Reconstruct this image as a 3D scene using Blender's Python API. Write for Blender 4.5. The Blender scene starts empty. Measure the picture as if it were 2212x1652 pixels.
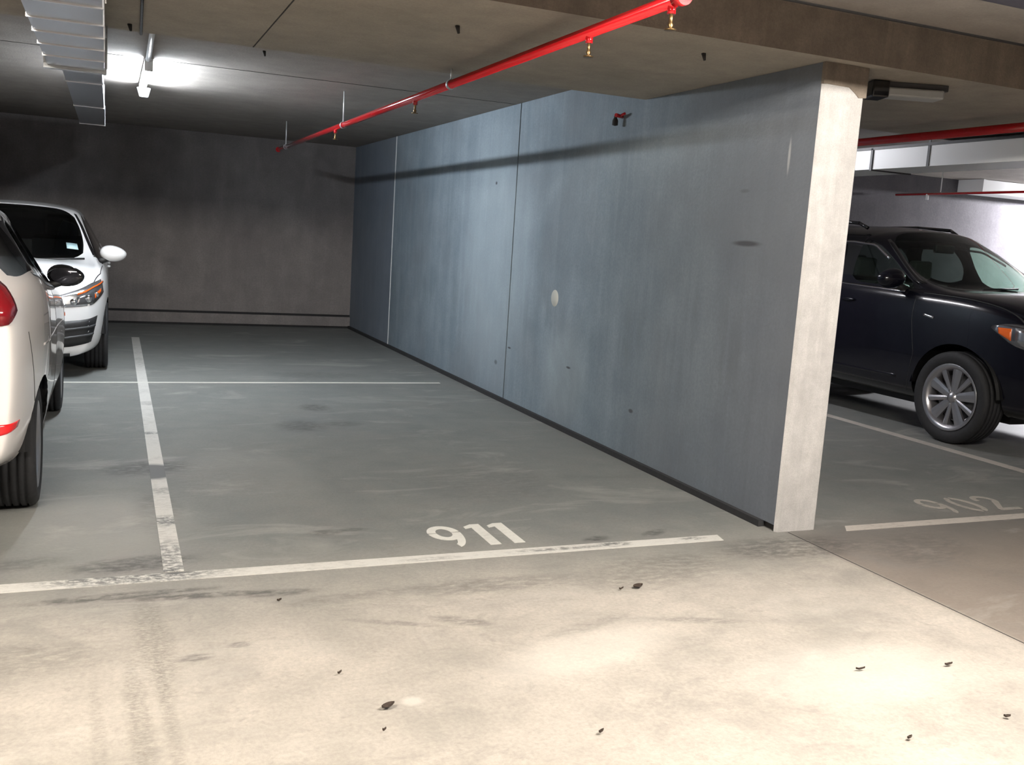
import bpy, bmesh, math, random
from mathutils import Vector, Matrix
from mathutils.bvhtree import BVHTree
random.seed(7)
sc = bpy.context.scene
COL = sc.collection
PI = math.pi

# ------------------------------------------------------------------ camera, world, exposure
YAW, PITCH, ROLL, FPX, CAMH = math.radians(23.0558), math.radians(-8.4643), math.radians(3.7047), 2072.44, 1.45
d = Vector((math.sin(YAW)*math.cos(PITCH), math.cos(YAW)*math.cos(PITCH), math.sin(PITCH)))
r = Vector((math.cos(YAW), -math.sin(YAW), 0)); u = r.cross(d)
r2 = r*math.cos(ROLL) + u*math.sin(ROLL); u2 = -r*math.sin(ROLL) + u*math.cos(ROLL)
cd = bpy.data.cameras.new('camera'); cam = bpy.data.objects.new('camera', cd); COL.objects.link(cam)
cd.sensor_width = 36; cd.sensor_fit = 'HORIZONTAL'; cd.lens = FPX/2212*36; cd.clip_start = .05
M = Matrix((( r2.x, u2.x, -d.x, 0), (r2.y, u2.y, -d.y, 0), (r2.z, u2.z, -d.z, CAMH), (0, 0, 0, 1)))
cam.matrix_world = M; sc.camera = cam
w = bpy.data.worlds.new('world'); sc.world = w; w.use_nodes = True
w.node_tree.nodes['Background'].inputs[0].default_value = (.55, .5, .5, 1)
w.node_tree.nodes['Background'].inputs[1].default_value = .02
sc.view_settings.view_transform = 'Standard'; sc.view_settings.look = 'None'
sc.view_settings.exposure = 0.0; sc.view_settings.gamma = 1; sc.view_settings.use_curve_mapping = False
# strengths of the lamps (the emitting tubes are built further down at these places)
LAMP_BAY   = dict(loc=(.27, 8.70, 2.553), length=1.50, axis='y', power=275, color=(.86, .93, 1.0))
LAMP_AISLE = dict(loc=(2.55, 1.40, 2.52), length=1.50, axis='x', power=560, color=(1.0, .94, .85))
LAMP_LEFT  = dict(loc=(-.95, 1.40, 2.52), length=1.50, axis='x', power=560, color=(1.0, .92, .80))
LAMP_RIGHT = dict(loc=(4.75, 7.90, 2.52), length=1.50, axis='y', power=125, color=(.95, .95, 1.0))
LAMP_FAR   = dict(loc=(13.0, 9.05, 2.50), length=1.50, axis='x', power=2800, color=(.96, .95, 1.0))

# ------------------------------------------------------------------ materials
def new_mat(name):
    m = bpy.data.materials.new(name); m.use_nodes = True
    return m, m.node_tree, m.node_tree.nodes['Principled BSDF']
def lin(c):
    return tuple((x/12.92 if x <= .04045 else ((x+.055)/1.055)**2.4) for x in [v/255 for v in c])
def plain(name, rgb, rough=.5, metal=0., coat=0., spec=.5):
    m, nt, b = new_mat(name)
    b.inputs['Base Color'].default_value = (*rgb, 1); b.inputs['Roughness'].default_value = rough
    b.inputs['Metallic'].default_value = metal; b.inputs['Coat Weight'].default_value = coat
    b.inputs['Coat Roughness'].default_value = .04; b.inputs['Specular IOR Level'].default_value = spec
    if coat: return m
    n = nt.nodes.new('ShaderNodeTexNoise'); n.inputs['Scale'].default_value = 40; n.inputs['Detail'].default_value = 3
    tc = nt.nodes.new('ShaderNodeTexCoord'); nt.links.new(tc.outputs['Object'], n.inputs['Vector'])
    mr = nt.nodes.new('ShaderNodeMapRange'); mr.inputs[3].default_value = rough*.85; mr.inputs[4].default_value = min(1, rough*1.15)
    nt.links.new(n.outputs[0], mr.inputs[0]); nt.links.new(mr.outputs[0], b.inputs['Roughness'])
    return m
def metal(name, rgb, rough, metallic=1.):
    m, nt, b = new_mat(name); b.inputs['Base Color'].default_value = (*rgb, 1)
    b.inputs['Roughness'].default_value = rough; b.inputs['Metallic'].default_value = metallic; return m
def emit(name, rgb, s):
    m = bpy.data.materials.new(name); m.use_nodes = True; nt = m.node_tree; nt.nodes.clear()
    e = nt.nodes.new('ShaderNodeEmission'); o = nt.nodes.new('ShaderNodeOutputMaterial')
    e.inputs[0].default_value = (*rgb, 1); e.inputs[1].default_value = s
    nt.links.new(e.outputs[0], o.inputs[0]); return m
def glass(name, tint, refl=.5):
    m = bpy.data.materials.new(name); m.use_nodes = True; nt = m.node_tree; nt.nodes.clear()
    t = nt.nodes.new('ShaderNodeBsdfTransparent'); t.inputs[0].default_value = (*tint, 1)
    g = nt.nodes.new('ShaderNodeBsdfGlossy'); g.inputs['Roughness'].default_value = .02
    lw = nt.nodes.new('ShaderNodeLayerWeight'); pw = nt.nodes.new('ShaderNodeMath'); pw.operation = 'POWER'; pw.inputs[1].default_value = 5
    f = nt.nodes.new('ShaderNodeMapRange'); f.inputs[3].default_value = .045; f.inputs[4].default_value = .9
    nt.links.new(lw.outputs['Facing'], pw.inputs[0]); nt.links.new(pw.outputs[0], f.inputs[0])
    x = nt.nodes.new('ShaderNodeMixShader'); o = nt.nodes.new('ShaderNodeOutputMaterial')
    nt.links.new(f.outputs[0], x.inputs[0]); nt.links.new(t.outputs[0], x.inputs[1]); nt.links.new(g.outputs[0], x.inputs[2])
    nt.links.new(x.outputs[0], o.inputs[0]); return m

class NB:
    """small helper to write node graphs"""
    def __init__(s, nt): s.nt = nt; s.n = nt.nodes; s.l = nt.links
    def put(s, v, sock):
        if hasattr(v, 'is_output'): s.l.new(v, sock)
        elif v is not None: sock.default_value = v
    def math(s, op, a, b=None, c=None, clamp=False):
        n = s.n.new('ShaderNodeMath'); n.operation = op; n.use_clamp = clamp
        s.put(a, n.inputs[0]); s.put(b, n.inputs[1]); s.put(c, n.inputs[2]); return n.outputs[0]
    def noise(s, vec, scale, detail=4, rough=.55, dist=0):
        n = s.n.new('ShaderNodeTexNoise'); s.put(vec, n.inputs['Vector']); n.inputs['Scale'].default_value = scale
        n.inputs['Detail'].default_value = detail; n.inputs['Roughness'].default_value = rough; n.inputs['Distortion'].default_value = dist
        return n.outputs[0]
    def rng(s, v, a, b, c=0., dd=1., smooth=False):
        n = s.n.new('ShaderNodeMapRange'); n.clamp = True
        if smooth: n.interpolation_type = 'SMOOTHSTEP'
        s.put(v, n.inputs[0]); n.inputs[1].default_value = a; n.inputs[2].default_value = b; n.inputs[3].default_value = c; n.inputs[4].default_value = dd
        return n.outputs[0]
    def mix(s, f, a, b, mode='MIX'):
        n = s.n.new('ShaderNodeMix'); n.data_type = 'RGBA'; n.blend_type = mode; n.clamp_factor = True
        s.put(f, n.inputs[0])
        for v, i in ((a, 6), (b, 7)):
            s.put((*v, 1) if isinstance(v, tuple) and len(v) == 3 else v, n.inputs[i])
        return n.outputs[2]
    def scaled(s, vec, sx, sy, sz):
        n = s.n.new('ShaderNodeVectorMath'); n.operation = 'MULTIPLY'; s.put(vec, n.inputs[0]); n.inputs[1].default_value = (sx, sy, sz); return n.outputs[0]
    def ellipse(s, pos, cx, cy, rx, ry, rot=0, plane='xy'):
        m = s.n.new('ShaderNodeMapping'); m.vector_type = 'TEXTURE'; s.put(pos, m.inputs[0])
        if plane == 'xy':
            m.inputs[1].default_value = (cx, cy, 0); m.inputs[2].default_value = (0, 0, rot); m.inputs[3].default_value = (rx, ry, 1000)
        elif plane == 'yz':
            m.inputs[1].default_value = (0, cx, cy); m.inputs[2].default_value = (rot, 0, 0); m.inputs[3].default_value = (1000, rx, ry)
        n = s.n.new('ShaderNodeVectorMath'); n.operation = 'LENGTH'; s.l.new(m.outputs[0], n.inputs[0])
        return s.rng(n.outputs[1], .35, 1.0, 1, 0, True)

def concrete(name, light, dark, scale=1.0, streak=None, pores=.35, rough=.8, bump=.15, extra=None):
    m, nt, b = new_mat(name); g = NB(nt)
    geo = nt.nodes.new('ShaderNodeNewGeometry'); pos = geo.outputs['Position']
    big = g.noise(pos, .9*scale, 5, .6, .6); mid = g.noise(pos, 4.5*scale, 5, .6); fine = g.noise(pos, 60*scale, 3, .7)
    f = g.math('ADD', g.math('MULTIPLY', big, .55), g.math('MULTIPLY', mid, .45))
    f = g.rng(f, .36, .64)
    c = g.mix(f, dark, light)
    if streak:
        st = g.noise(g.scaled(pos, *streak), 1.0, 5, .65)
        c = g.mix(g.rng(st, .40, .72, 0, .32), c, tuple(x*.60 for x in dark))
        st2 = g.noise(g.scaled(pos, *[x*2.3 for x in streak]), 1.0, 3, .6)
        c = g.mix(g.rng(st2, .52, .76, 0, .30), c, tuple(min(1, x*1.25) for x in light))
    c = g.mix(g.rng(fine, .25, .75, 0, pores), c, tuple(x*.55 for x in dark))
    if extra: c = extra(g, pos, c)
    nt.links.new(c, b.inputs['Base Color']); b.inputs['Roughness'].default_value = rough; b.inputs['Specular IOR Level'].default_value = .3
    bp = nt.nodes.new('ShaderNodeBump'); bp.inputs['Strength'].default_value = bump; bp.inputs['Distance'].default_value = .01
    nt.links.new(g.math('ADD', fine, mid), bp.inputs['Height']); nt.links.new(bp.outputs[0], b.inputs['Normal'])
    return m

def floor_extra(g, pos, c):
    sx = g.n.new('ShaderNodeSeparateXYZ'); g.l.new(pos, sx.inputs[0]); X, Y = sx.outputs[0], sx.outputs[1]
    # right of the joint strip the floor is mixed darker and browner
    right_mix = g.math('MULTIPLY', g.rng(X, 3.31, 3.37), g.rng(Y, 3.9, 4.3, 1, 0))
    c = g.mix(g.math('MULTIPLY', right_mix, .72), c, (.17, .135, .115))
    # bays painted darker than the lamplit aisle, shade put into the colour
    bay = g.rng(Y, 3.05, 4.55, 0, 1, True)
    c = g.mix(g.math('MULTIPLY', bay, .70), c, (.090, .112, .120))
    mo = g.noise(pos, 1.9, 6, .68, .9)
    c = g.mix(g.rng(mo, .50, .72, 0, .42), c, (.20, .19, .18))
    sp = g.noise(pos, 9, 5, .75, .5)
    c = g.mix(g.rng(sp, .56, .76, 0, .40), c, (.16, .15, .14))
    # trowel and drag marks
    tr = g.noise(g.scaled(pos, 2.6, 6, 1), 1.0, 6, .7, 1.2)
    c = g.mix(g.rng(tr, .54, .80, 0, .32), c, (.12, .115, .11))
    pl = g.noise(g.scaled(pos, 1.1, 2.6, 1), 1.0, 5, .65, .8)
    c = g.mix(g.rng(pl, .55, .78, 0, .35), c, (.62, .59, .54))
    # tyre scuffs: cx, cy, rx, ry, rotation, strength
    br = g.noise(g.scaled(pos, 14, 34, 1), 1.0, 4, .7)
    br = g.rng(br, .34, .58)
    for cx, cy, rx, ry, ro, s in [(.20, 5.82, .34, .22, .3, .9), (.10, 4.16, .34, .13, .1, .95), (.22, 4.9, .16, .5, 0, .55), (.05, 3.80, .50, .05, .03, .9),
            (.33, 3.74, .40, .045, -.05, .9), (.62, 3.70, .22, .05, 0, .7), 
            (1.30, 6.95, .24, .26, 0, .75), (1.54, 7.67, .16, .2, 0, .8), (1.62, 7.0, .2, .12, 0, .6), (.96, 4.43, .12, .06, .1, .7), (2.25, 4.08, .11, .05, .2, .9), (2.6, 4.11, .12, .05, .4, .9),
            (1.1, 4.45, .10, .04, 0, .6), (.27, 3.18, .09, .04, .1, .7), (1.25, 3.26, .16, .06, -.5, .6), (1.5, 3.6, .5, .12, .0, .5), (2.3, 3.6, .6, .25, .2, .45),
            (3.2, 3.75, .6, .22, 0, .75), (-.25, 3.3, .35, .2, 0, .4), (1.9, 9.4, .6, .3, 0, .35), (.6, 5.5, .5, .5, 0, .25), (2.1, 5.2, .6, .6, 0, .25), (3.9, 3.6, .5, .3, .4, .4),
            (-.35, 4.25, .25, .1, .2, .5), (.9, 3.6, .4, .07, .12, .4), (.42, 3.25, .06, .03, .1, .8), (1.0, 3.3, .25, .03, -.4, .45), (2.15, 3.05, .3, .04, -.3, .45), (1.7, 3.1, .3, .05, .3, .35)]:
        e = g.ellipse(pos, cx, cy, rx, ry, ro)
        c = g.mix(g.math('MULTIPLY', g.math('MULTIPLY', e, br), s*.8), c, (.045, .042, .042))
    fb = g.rng(g.noise(g.scaled(pos, 50, 95, 1), 1.0, 4, .7), .34, .66)
    for cx, cy, rx, ry, ro, s in [(.145, 3.35, .09, .65, .05, .55), (.085, 2.75, .05, .75, .04, .5), (.17, 2.7, .03, .8, .04, .4), (-.02, 2.6, .03, .7, .04, .3)]:
        c = g.mix(g.math('MULTIPLY', g.math('MULTIPLY', g.ellipse(pos, cx, cy, rx, ry, ro), fb), s), c, (.10, .09, .08))
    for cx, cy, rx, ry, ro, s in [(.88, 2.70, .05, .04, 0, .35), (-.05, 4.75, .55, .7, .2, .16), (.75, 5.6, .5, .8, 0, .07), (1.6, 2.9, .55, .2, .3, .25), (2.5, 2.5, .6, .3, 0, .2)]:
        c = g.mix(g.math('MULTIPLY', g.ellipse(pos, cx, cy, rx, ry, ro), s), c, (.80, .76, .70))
    return c
def wall_extra(g, pos, c):
    # damp bloom, darker run-down zones and painted shade on the cast panels
    sx = g.n.new('ShaderNodeSeparateXYZ'); g.l.new(pos, sx.inputs[0]); Y, Z = sx.outputs[1], sx.outputs[2]
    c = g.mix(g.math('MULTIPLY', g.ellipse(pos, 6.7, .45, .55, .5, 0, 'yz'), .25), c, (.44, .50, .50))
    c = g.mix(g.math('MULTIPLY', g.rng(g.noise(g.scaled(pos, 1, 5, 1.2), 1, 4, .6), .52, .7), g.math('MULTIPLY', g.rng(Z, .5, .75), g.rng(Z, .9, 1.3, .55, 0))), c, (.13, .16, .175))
    c = g.mix(g.math('MULTIPLY', g.rng(Y, 4.0, 6.3, .6, 0), 1.0), c, (.125, .122, .14))  # wall painted darker toward its end, for the weaker light there
    # the last casting is darker in tone
    c = g.mix(g.math('MULTIPLY', g.rng(Y, 11.78, 11.82), .55), c, (.155, .17, .215))
    c = g.mix(g.math('MULTIPLY', g.rng(g.noise(g.scaled(pos, 1, .9, .9), 1, 4, .6, .5), .47, .66), .5), c, (.17, .185, .205))
    c = g.mix(g.math('MULTIPLY', g.ellipse(pos, 8.3, 1.25, 1.2, 1.5, 0, 'yz'), .35), c, (.46, .54, .58))  # pale oval painted as the lamp's pool of light
    for cy, cz, ry, rz, s in [(4.49, 1.51, .17, .022, .8), (4.195, 1.97, .014, .12, -.6), (6.6, .50, .05, .012, .9), (7.8, .50, .05, .012, .9), (8.35, 1.95, .03, .02, .9), (5.6, .35, .04, .02, .8), (8.1, .33, .05, .03, .6), (4.55, 1.8, .06, .015, .35)]:
        e = g.ellipse(pos, cy, cz, ry, rz, 0, 'yz')
        c = g.mix(g.math('MULTIPLY', e, abs(s)), c, (.05, .05, .055) if s > 0 else (.5, .5, .5))
    return c
def white_wear(name, base, worn, patches=(), amount=.5):
    m, nt, b = new_mat(name); g = NB(nt)
    geo = nt.nodes.new('ShaderNodeNewGeometry'); pos = geo.outputs['Position']
    n1 = g.noise(g.scaled(pos, 20, 45, 1), 1, 5, .7); n2 = g.noise(pos, 130, 3, .7); n3 = g.noise(pos, 3.0, 4, .6)
    c = g.mix(g.rng(g.math('ADD', g.math('MULTIPLY', n1, .6), g.math('MULTIPLY', n3, .4)), .50, .64, 0, amount), base, worn)
    c = g.mix(g.rng(n2, .55, .75, 0, .35), c, worn)
    bl = g.rng(g.noise(g.scaled(pos, 26, 40, 1), 1, 4, .7), .40, .56)
    for cx, cy, rx, ry, s in patches:
        e = g.ellipse(pos, cx, cy, rx, ry)
        c = g.mix(g.math('MULTIPLY', g.rng(e, 0, .5) if s > .94 else g.math('MULTIPLY', e, bl), s), c, (.07, .07, .07))
    nt.links.new(c, b.inputs['Base Color']); b.inputs['Roughness'].default_value = .6
    return m

MAT = dict(
    floor=concrete('floor_concrete', (.56, .51, .45), (.36, .335, .30), 1.0, None, .45, .62, .15, floor_extra),
    soffit=concrete('soffit_concrete', (.42, .375, .315), (.30, .27, .23), 1.2, None, .35, .85, .2),
    slab=concrete('slab_concrete', (.40, .36, .33), (.29, .265, .24), 1.2, None, .35, .85, .2),
    beamface=concrete('shaded_beam_concrete', (.30, .25, .20), (.17, .14, .115), 1.6, (7, 7, .6), .4, .85, .2),
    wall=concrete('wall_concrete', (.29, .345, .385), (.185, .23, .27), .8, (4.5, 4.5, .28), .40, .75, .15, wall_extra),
    wall_end=concrete('wall_end_concrete', (.60, .585, .575), (.44, .425, .415), 3.0, (9, 9, 1.2), .45, .8, .25),
    back=concrete('back_wall_concrete', (.30, .275, .27), (.195, .178, .176), .8, (2.5, 2.5, .5), .40, .85, .15),
    far=concrete('far_wall_concrete', (.15, .142, .155), (.095, .09, .10), .8, (2.5, 2.5, .5), .40, .85, .15),
    joint=plain('dark_strip', (.02, .02, .022), .9),
    dark=plain('dark_recess', (.03, .028, .028), .9),
    red=plain('red_pipe_paint', (.46, .006, .010), .18, 0, .6),
    brass=plain('sprinkler_brass', (.20, .13, .06), .35, .9),
    chrome=metal('chrome', (.75, .75, .76), .12),
    mirror_dark=metal('dark_mirror_glass', (.05, .05, .06), .05, .6),
    steel=plain('galvanised_steel', (.62, .64, .66), .33, .9),
    steel_dull=plain('dull_galvanised_steel', (.50, .52, .54), .42, .75),
    duct_dark=plain('dark_duct_paint', (.075, .075, .105), .6),
    duct_metal=metal('duct_sheet_metal', (.42, .44, .48), .30, .9), duct_seam=metal('bright_seam', (.8, .8, .82), .35, .7),
    rod=plain('zinc_rod', (.7, .7, .7), .4, .6),
    white_plastic=plain('white_plastic', (.84, .85, .85), .4),
    grey_diffuser=plain('dull_diffuser', (.40, .41, .41), .5),
    grey_plastic=plain('grey_plastic', (.06, .06, .065), .5),
    line=white_wear('worn_line_paint', (.60, .585, .55), (.30, .285, .265), [(.24, 4.2, .12, .35, .75), (.26, 4.75, .10, .12, .85), (.22, 5.72, .20, .22, .95), (.26, 5.3, .10, .10, .5), (.26, 6.78, .12, .05, .9), (.28, 7.9, .1, .12, .4), (.28, 10.2, .1, .5, .3), (.1, 4.0, .5, .12, .85), (2.0, 3.97, .35, .03, .7), (2.3, 3.98, .12, .05, .8), (1.35, 3.96, .2, .03, .4), (2.75, 3.98, .1, .03, .7)], .55),
    thinline=white_wear('thin_line_paint', (.66, .65, .60), (.42, .40, .36), (), .4),
    line_dim=white_wear('dull_line_paint', (.50, .46, .42), (.28, .25, .23), (), .7),  # duller base and more wear than the lines at left
    digit=white_wear('stencil_paint', (.66, .65, .61), (.40, .39, .37), (), .45),
    digit_dim=white_wear('dull_stencil_paint', (.42, .385, .35), (.22, .20, .185), (), .8),
    leaf=plain('dead_leaf', (.035, .022, .015), .8),
    black_rubber=plain('tyre_rubber', (.012, .012, .014), .75),
    white_paint=plain('white_car_paint', (.88, .87, .87), .28, 0, .8),
    pearl_paint=plain('pearl_white_car_paint', (.74, .70, .68), .25, 0, .9),
    black_paint=plain('dark_navy_car_paint', (.004, .004, .008), .20, 0., .35, .35),
    gloss_black=plain('gloss_black', (.008, .008, .009), .12, 0, .6),
    trim_black=plain('black_trim', (.012, .012, .013), .55),
    alloy=metal('alloy_wheel', (.46, .45, .47), .30, .9),
    glass_dark=glass('tinted_window_glass', (.16, .17, .17)),
    glass_ws=glass('windscreen_glass', (.62, .80, .70)), glass_side=glass('clear_side_glass', (.62, .76, .70)),
    glass_black=glass('dark_windscreen_glass', (.22, .24, .25)),
    lens=plain('headlamp_reflector', (.55, .55, .57), .22, .9),
    lens_smoke=metal('silver_lamp_housing', (.30, .30, .32), .15, .9),
    lens_dark=plain('smoked_lamp_housing', (.08, .08, .085), .2, .3, .8),
    orange=plain('orange_indicator', (.75, .13, .015), .2, 0, .8),
    tail=plain('red_tail_lamp', (.20, .005, .010), .12, 0, 1.0),
    reflector=plain('red_bumper_reflector', (.72, .012, .015), .2, 0, .8),
    seat=plain('dark_seat_fabric', (.035, .034, .034), .8),
    sticker=plain('registration_sticker', (.45, .62, .66), .5),
)

# ------------------------------------------------------------------ object helpers
def link(o, parent=None):
    COL.objects.link(o)
    if parent is not None: o.parent = parent
    return o
def mesh_obj(name, verts, faces, mat, parent=None, smooth=False):
    me = bpy.data.meshes.new(name); me.from_pydata([tuple(v) for v in verts], [], faces); me.update()
    if mat: me.materials.append(mat)
    if smooth:
        for p in me.polygons: p.use_smooth = True
    return link(bpy.data.objects.new(name, me), parent)
def bm_obj(name, bm, mat, parent=None, smooth=False):
    me = bpy.data.meshes.new(name); bmesh.ops.recalc_face_normals(bm, faces=bm.faces); bm.to_mesh(me); bm.free()
    if mat: me.materials.append(mat)
    if smooth:
        for p in me.polygons: p.use_smooth = True
    return link(bpy.data.objects.new(name, me), parent)
def bm_box(bm, x0, x1, y0, y1, z0, z1, bev=0, mat=None):
    vs = [bm.verts.new(v) for v in [(x0, y0, z0), (x1, y0, z0), (x1, y1, z0), (x0, y1, z0), (x0, y0, z1), (x1, y0, z1), (x1, y1, z1), (x0, y1, z1)]]
    fs = [bm.faces.new([vs[i] for i in f]) for f in [(3, 2, 1, 0), (4, 5, 6, 7), (0, 1, 5, 4), (1, 2, 6, 5), (2, 3, 7, 6), (3, 0, 4, 7)]]
    if bev:
        es = list({e for f in fs for e in f.edges})
        res = bmesh.ops.bevel(bm, geom=es, offset=bev, segments=2, profile=.5, affect='EDGES')
    if mat is not None:
        for v in bm.verts:
            pass
    return vs
def box(name, x0, x1, y0, y1, z0, z1, mat, parent=None, bev=0.):
    bm = bmesh.new(); bm_box(bm, x0, x1, y0, y1, z0, z1, bev); return bm_obj(name, bm, mat, parent)
def bm_tube(bm, p, q, rad, n=14, rad2=None):
    p, q = Vector(p), Vector(q); a = (q-p).normalized(); t = Vector((0, 0, 1)) if abs(a.z) < .9 else Vector((1, 0, 0))
    e1 = a.cross(t).normalized(); e2 = a.cross(e1); rad2 = rad if rad2 is None else rad2
    A = [bm.verts.new(p+(e1*math.cos(2*PI*i/n)+e2*math.sin(2*PI*i/n))*rad) for i in range(n)]
    B = [bm.verts.new(q+(e1*math.cos(2*PI*i/n)+e2*math.sin(2*PI*i/n))*rad2) for i in range(n)]
    for i in range(n): f = bm.faces.new((A[i], A[(i+1) % n], B[(i+1) % n], B[i])); f.smooth = True
    bm.faces.new(A[::-1]); bm.faces.new(B)
def tube(name, p, q, rad, mat, parent=None, n=14, rad2=None):
    bm = bmesh.new(); bm_tube(bm, p, q, rad, n, rad2); return bm_obj(name, bm, mat, parent)
def lathe(name, prof, mat, parent=None, n=32, axis='x', center=(0, 0, 0), closed=False):
    """prof = list of (along, radius)"""
    vs, fs = [], []; k = len(prof)
    for i in range(n):
        a = 2*PI*i/n
        for (h, rr) in prof:
            c = (h, rr*math.cos(a), rr*math.sin(a)) if axis == 'x' else ((rr*math.cos(a), h, rr*math.sin(a)) if axis == 'y' else (rr*math.cos(a), rr*math.sin(a), h))
            vs.append((c[0]+center[0], c[1]+center[1], c[2]+center[2]))
    for i in range(n):
        for j in range(k if closed else k-1):
            a, b = i*k+j, i*k+(j+1) % k; c, dd = ((i+1) % n)*k+(j+1) % k, ((i+1) % n)*k+j
            fs.append((a, b, c, dd))
    me = bpy.data.meshes.new(name); me.from_pydata(vs, [], fs); me.update()
    bm = bmesh.new(); bm.from_mesh(me); bmesh.ops.recalc_face_normals(bm, faces=bm.faces); bm.to_mesh(me); bm.free()
    me.materials.append(mat)
    for p in me.polygons: p.use_smooth = True
    return link(bpy.data.objects.new(name, me), parent)
def tag(o, label, cat, group=None):
    o['label'] = label; o['category'] = cat
    if group: o['group'] = group
    return o
def thing(name, label, cat, loc=(0, 0, 0), rz=0, group=None):
    o = link(bpy.data.objects.new(name, None)); o.empty_display_size = .1
    o.location = loc; o.rotation_euler = (0, 0, rz); return tag(o, label, cat, group)
def struct(o):
    o['kind'] = 'structure'; return o

# ------------------------------------------------------------------ setting
WX, WT = 3.272, .270           # partition wall: left face and thickness
YF, YB = 3.985, 13.96          # end of the partition, back wall
YR = 9.80                      # back wall of the right-hand bays
ZS, ZB, ZA = 2.615, 2.42, 2.65 # slab over the bays, beam soffit, slab over the aisle
fl = struct(box('floor', -8, 17, -5, 15, -.2, 0, MAT['floor']))
box('joint', 3.343, 3.349, 1.2, 3.97, -.003, .0008, MAT['dark'], fl)
ce = struct(box('ceiling', -8, 17, 5.75, 15, ZS, ZS+.2, MAT['slab']))
box('aisle_slab', -8, 17, -5, 3.90, ZA, ZA+.2, MAT['slab'], ce)
bm = bmesh.new(); bm_box(bm, -8, 17, 3.90, 5.75, ZB, ZA+.2)
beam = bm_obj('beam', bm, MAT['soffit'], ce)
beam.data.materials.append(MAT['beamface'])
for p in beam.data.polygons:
    if abs(p.normal.y) > .5: p.material_index = 1  # vertical beam faces get a darker concrete with shade in its colour
# board marks and joints in the ceiling, as shallow strips
box('joint', -8, WX, 7.985, 7.993, ZS-.002, ZS+.01, MAT['dark'], ce)
box('joint', .738, .744, 3.92, 5.74, ZB-.002, ZB+.01, MAT['dark'], ce)
box('joint', -8, 17, 3.895, 3.90, ZA-.012, ZA+.01, MAT['dark'], ce)
# partition of cast panels with open joints
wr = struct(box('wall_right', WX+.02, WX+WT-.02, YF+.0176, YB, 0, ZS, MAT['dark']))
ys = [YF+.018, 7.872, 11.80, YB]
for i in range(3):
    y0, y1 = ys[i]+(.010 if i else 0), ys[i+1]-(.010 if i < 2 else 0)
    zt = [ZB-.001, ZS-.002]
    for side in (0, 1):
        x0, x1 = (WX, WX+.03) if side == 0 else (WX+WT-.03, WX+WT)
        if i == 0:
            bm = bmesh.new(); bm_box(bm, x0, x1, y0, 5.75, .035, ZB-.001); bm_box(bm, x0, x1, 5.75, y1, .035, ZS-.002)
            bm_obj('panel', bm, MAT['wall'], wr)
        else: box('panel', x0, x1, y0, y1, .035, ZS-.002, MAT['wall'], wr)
box('joint_filler', WX-.004, WX+.022, 11.788, 11.812, .035, ZS-.002, MAT['white_plastic'], wr)
# the narrow end face with chamfered arrises
c = .016
pts = [(WX, YF+.017), (WX, YF+c), (WX+c, YF), (WX+WT-c, YF), (WX+WT, YF+c), (WX+WT, YF+.017)]
n = len(pts); vs = [(x, y, 0.) for x, y in pts]+[(x, y, ZB-.001) for x, y in pts]
fs = [(i, (i+1) % n, n+(i+1) % n, n+i) for i in range(n)]+[tuple(range(n))[::-1], tuple(range(n, 2*n))]
we = mesh_obj('wall_end', vs, fs, MAT['wall_end'], wr); we['label'] = 'pale concrete end face of the partition wall'
pts2 = [(WX-.003, YF-.004), (WX+WT+.003, YF-.004), (WX+WT+.003, YF+.10), (WX-.003, YF+.10)]
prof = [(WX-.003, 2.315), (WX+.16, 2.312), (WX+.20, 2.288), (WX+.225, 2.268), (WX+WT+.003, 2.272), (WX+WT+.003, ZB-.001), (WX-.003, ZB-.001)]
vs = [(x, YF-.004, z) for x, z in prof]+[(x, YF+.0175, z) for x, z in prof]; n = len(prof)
wh = mesh_obj('wall_head_shade', vs, [tuple(range(n))]+[tuple(range(n, 2*n))[::-1]]+[(i, n+i, n+(i+1) % n, (i+1) % n) for i in range(n)], MAT['beamface'], wr); wh['label'] = 'dark piece painting the shadow at the top of the wall end'  # dark facing laid over the shadow band to deepen it
# dark strip along the foot of the walls
br_ = struct(box('baseboard_right', WX-.030, WX+.01, YF+.11, YB, 0, .036, MAT['joint']))
bb = struct(box('baseboard_back', -8, WX, YB-.02, YB, 0, .03, MAT['joint']))
wb = struct(box('wall_back', -8, WX+.2, YB, YB+.2, .0, ZS+.05, MAT['back']))
box('plinth', -8, WX-.001, YB-.035, YB, .03, .165, MAT['back'], wb)
box('plinth_strip', -8, WX-.001, YB-.006, YB, .165, .195, MAT['joint'], wb)  # flat dark strip above the plinth
wf = struct(box('wall_far', WX+WT, 17, YR, YR+.2, 0, ZS+.05, MAT['far']))
struct(box('wall_left', -8.2, -8, -5, 15, 0, ZA+.1, MAT['back']))
struct(box('wall_aisle', -8, 17, -5.2, -5, 0, ZA+.1, MAT['back']))
struct(box('wall_side', 17, 17.2, -5, 15, 0, ZA+.1, MAT['far']))
# round pale plaster patch
lathe('plaster_patch', [(-.002, 0), (-.002, .065), (.004, .07)], plain('plaster', (.50, .49, .44), .8), wr, 24, 'x', (WX, 6.93, 1.01))

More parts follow.
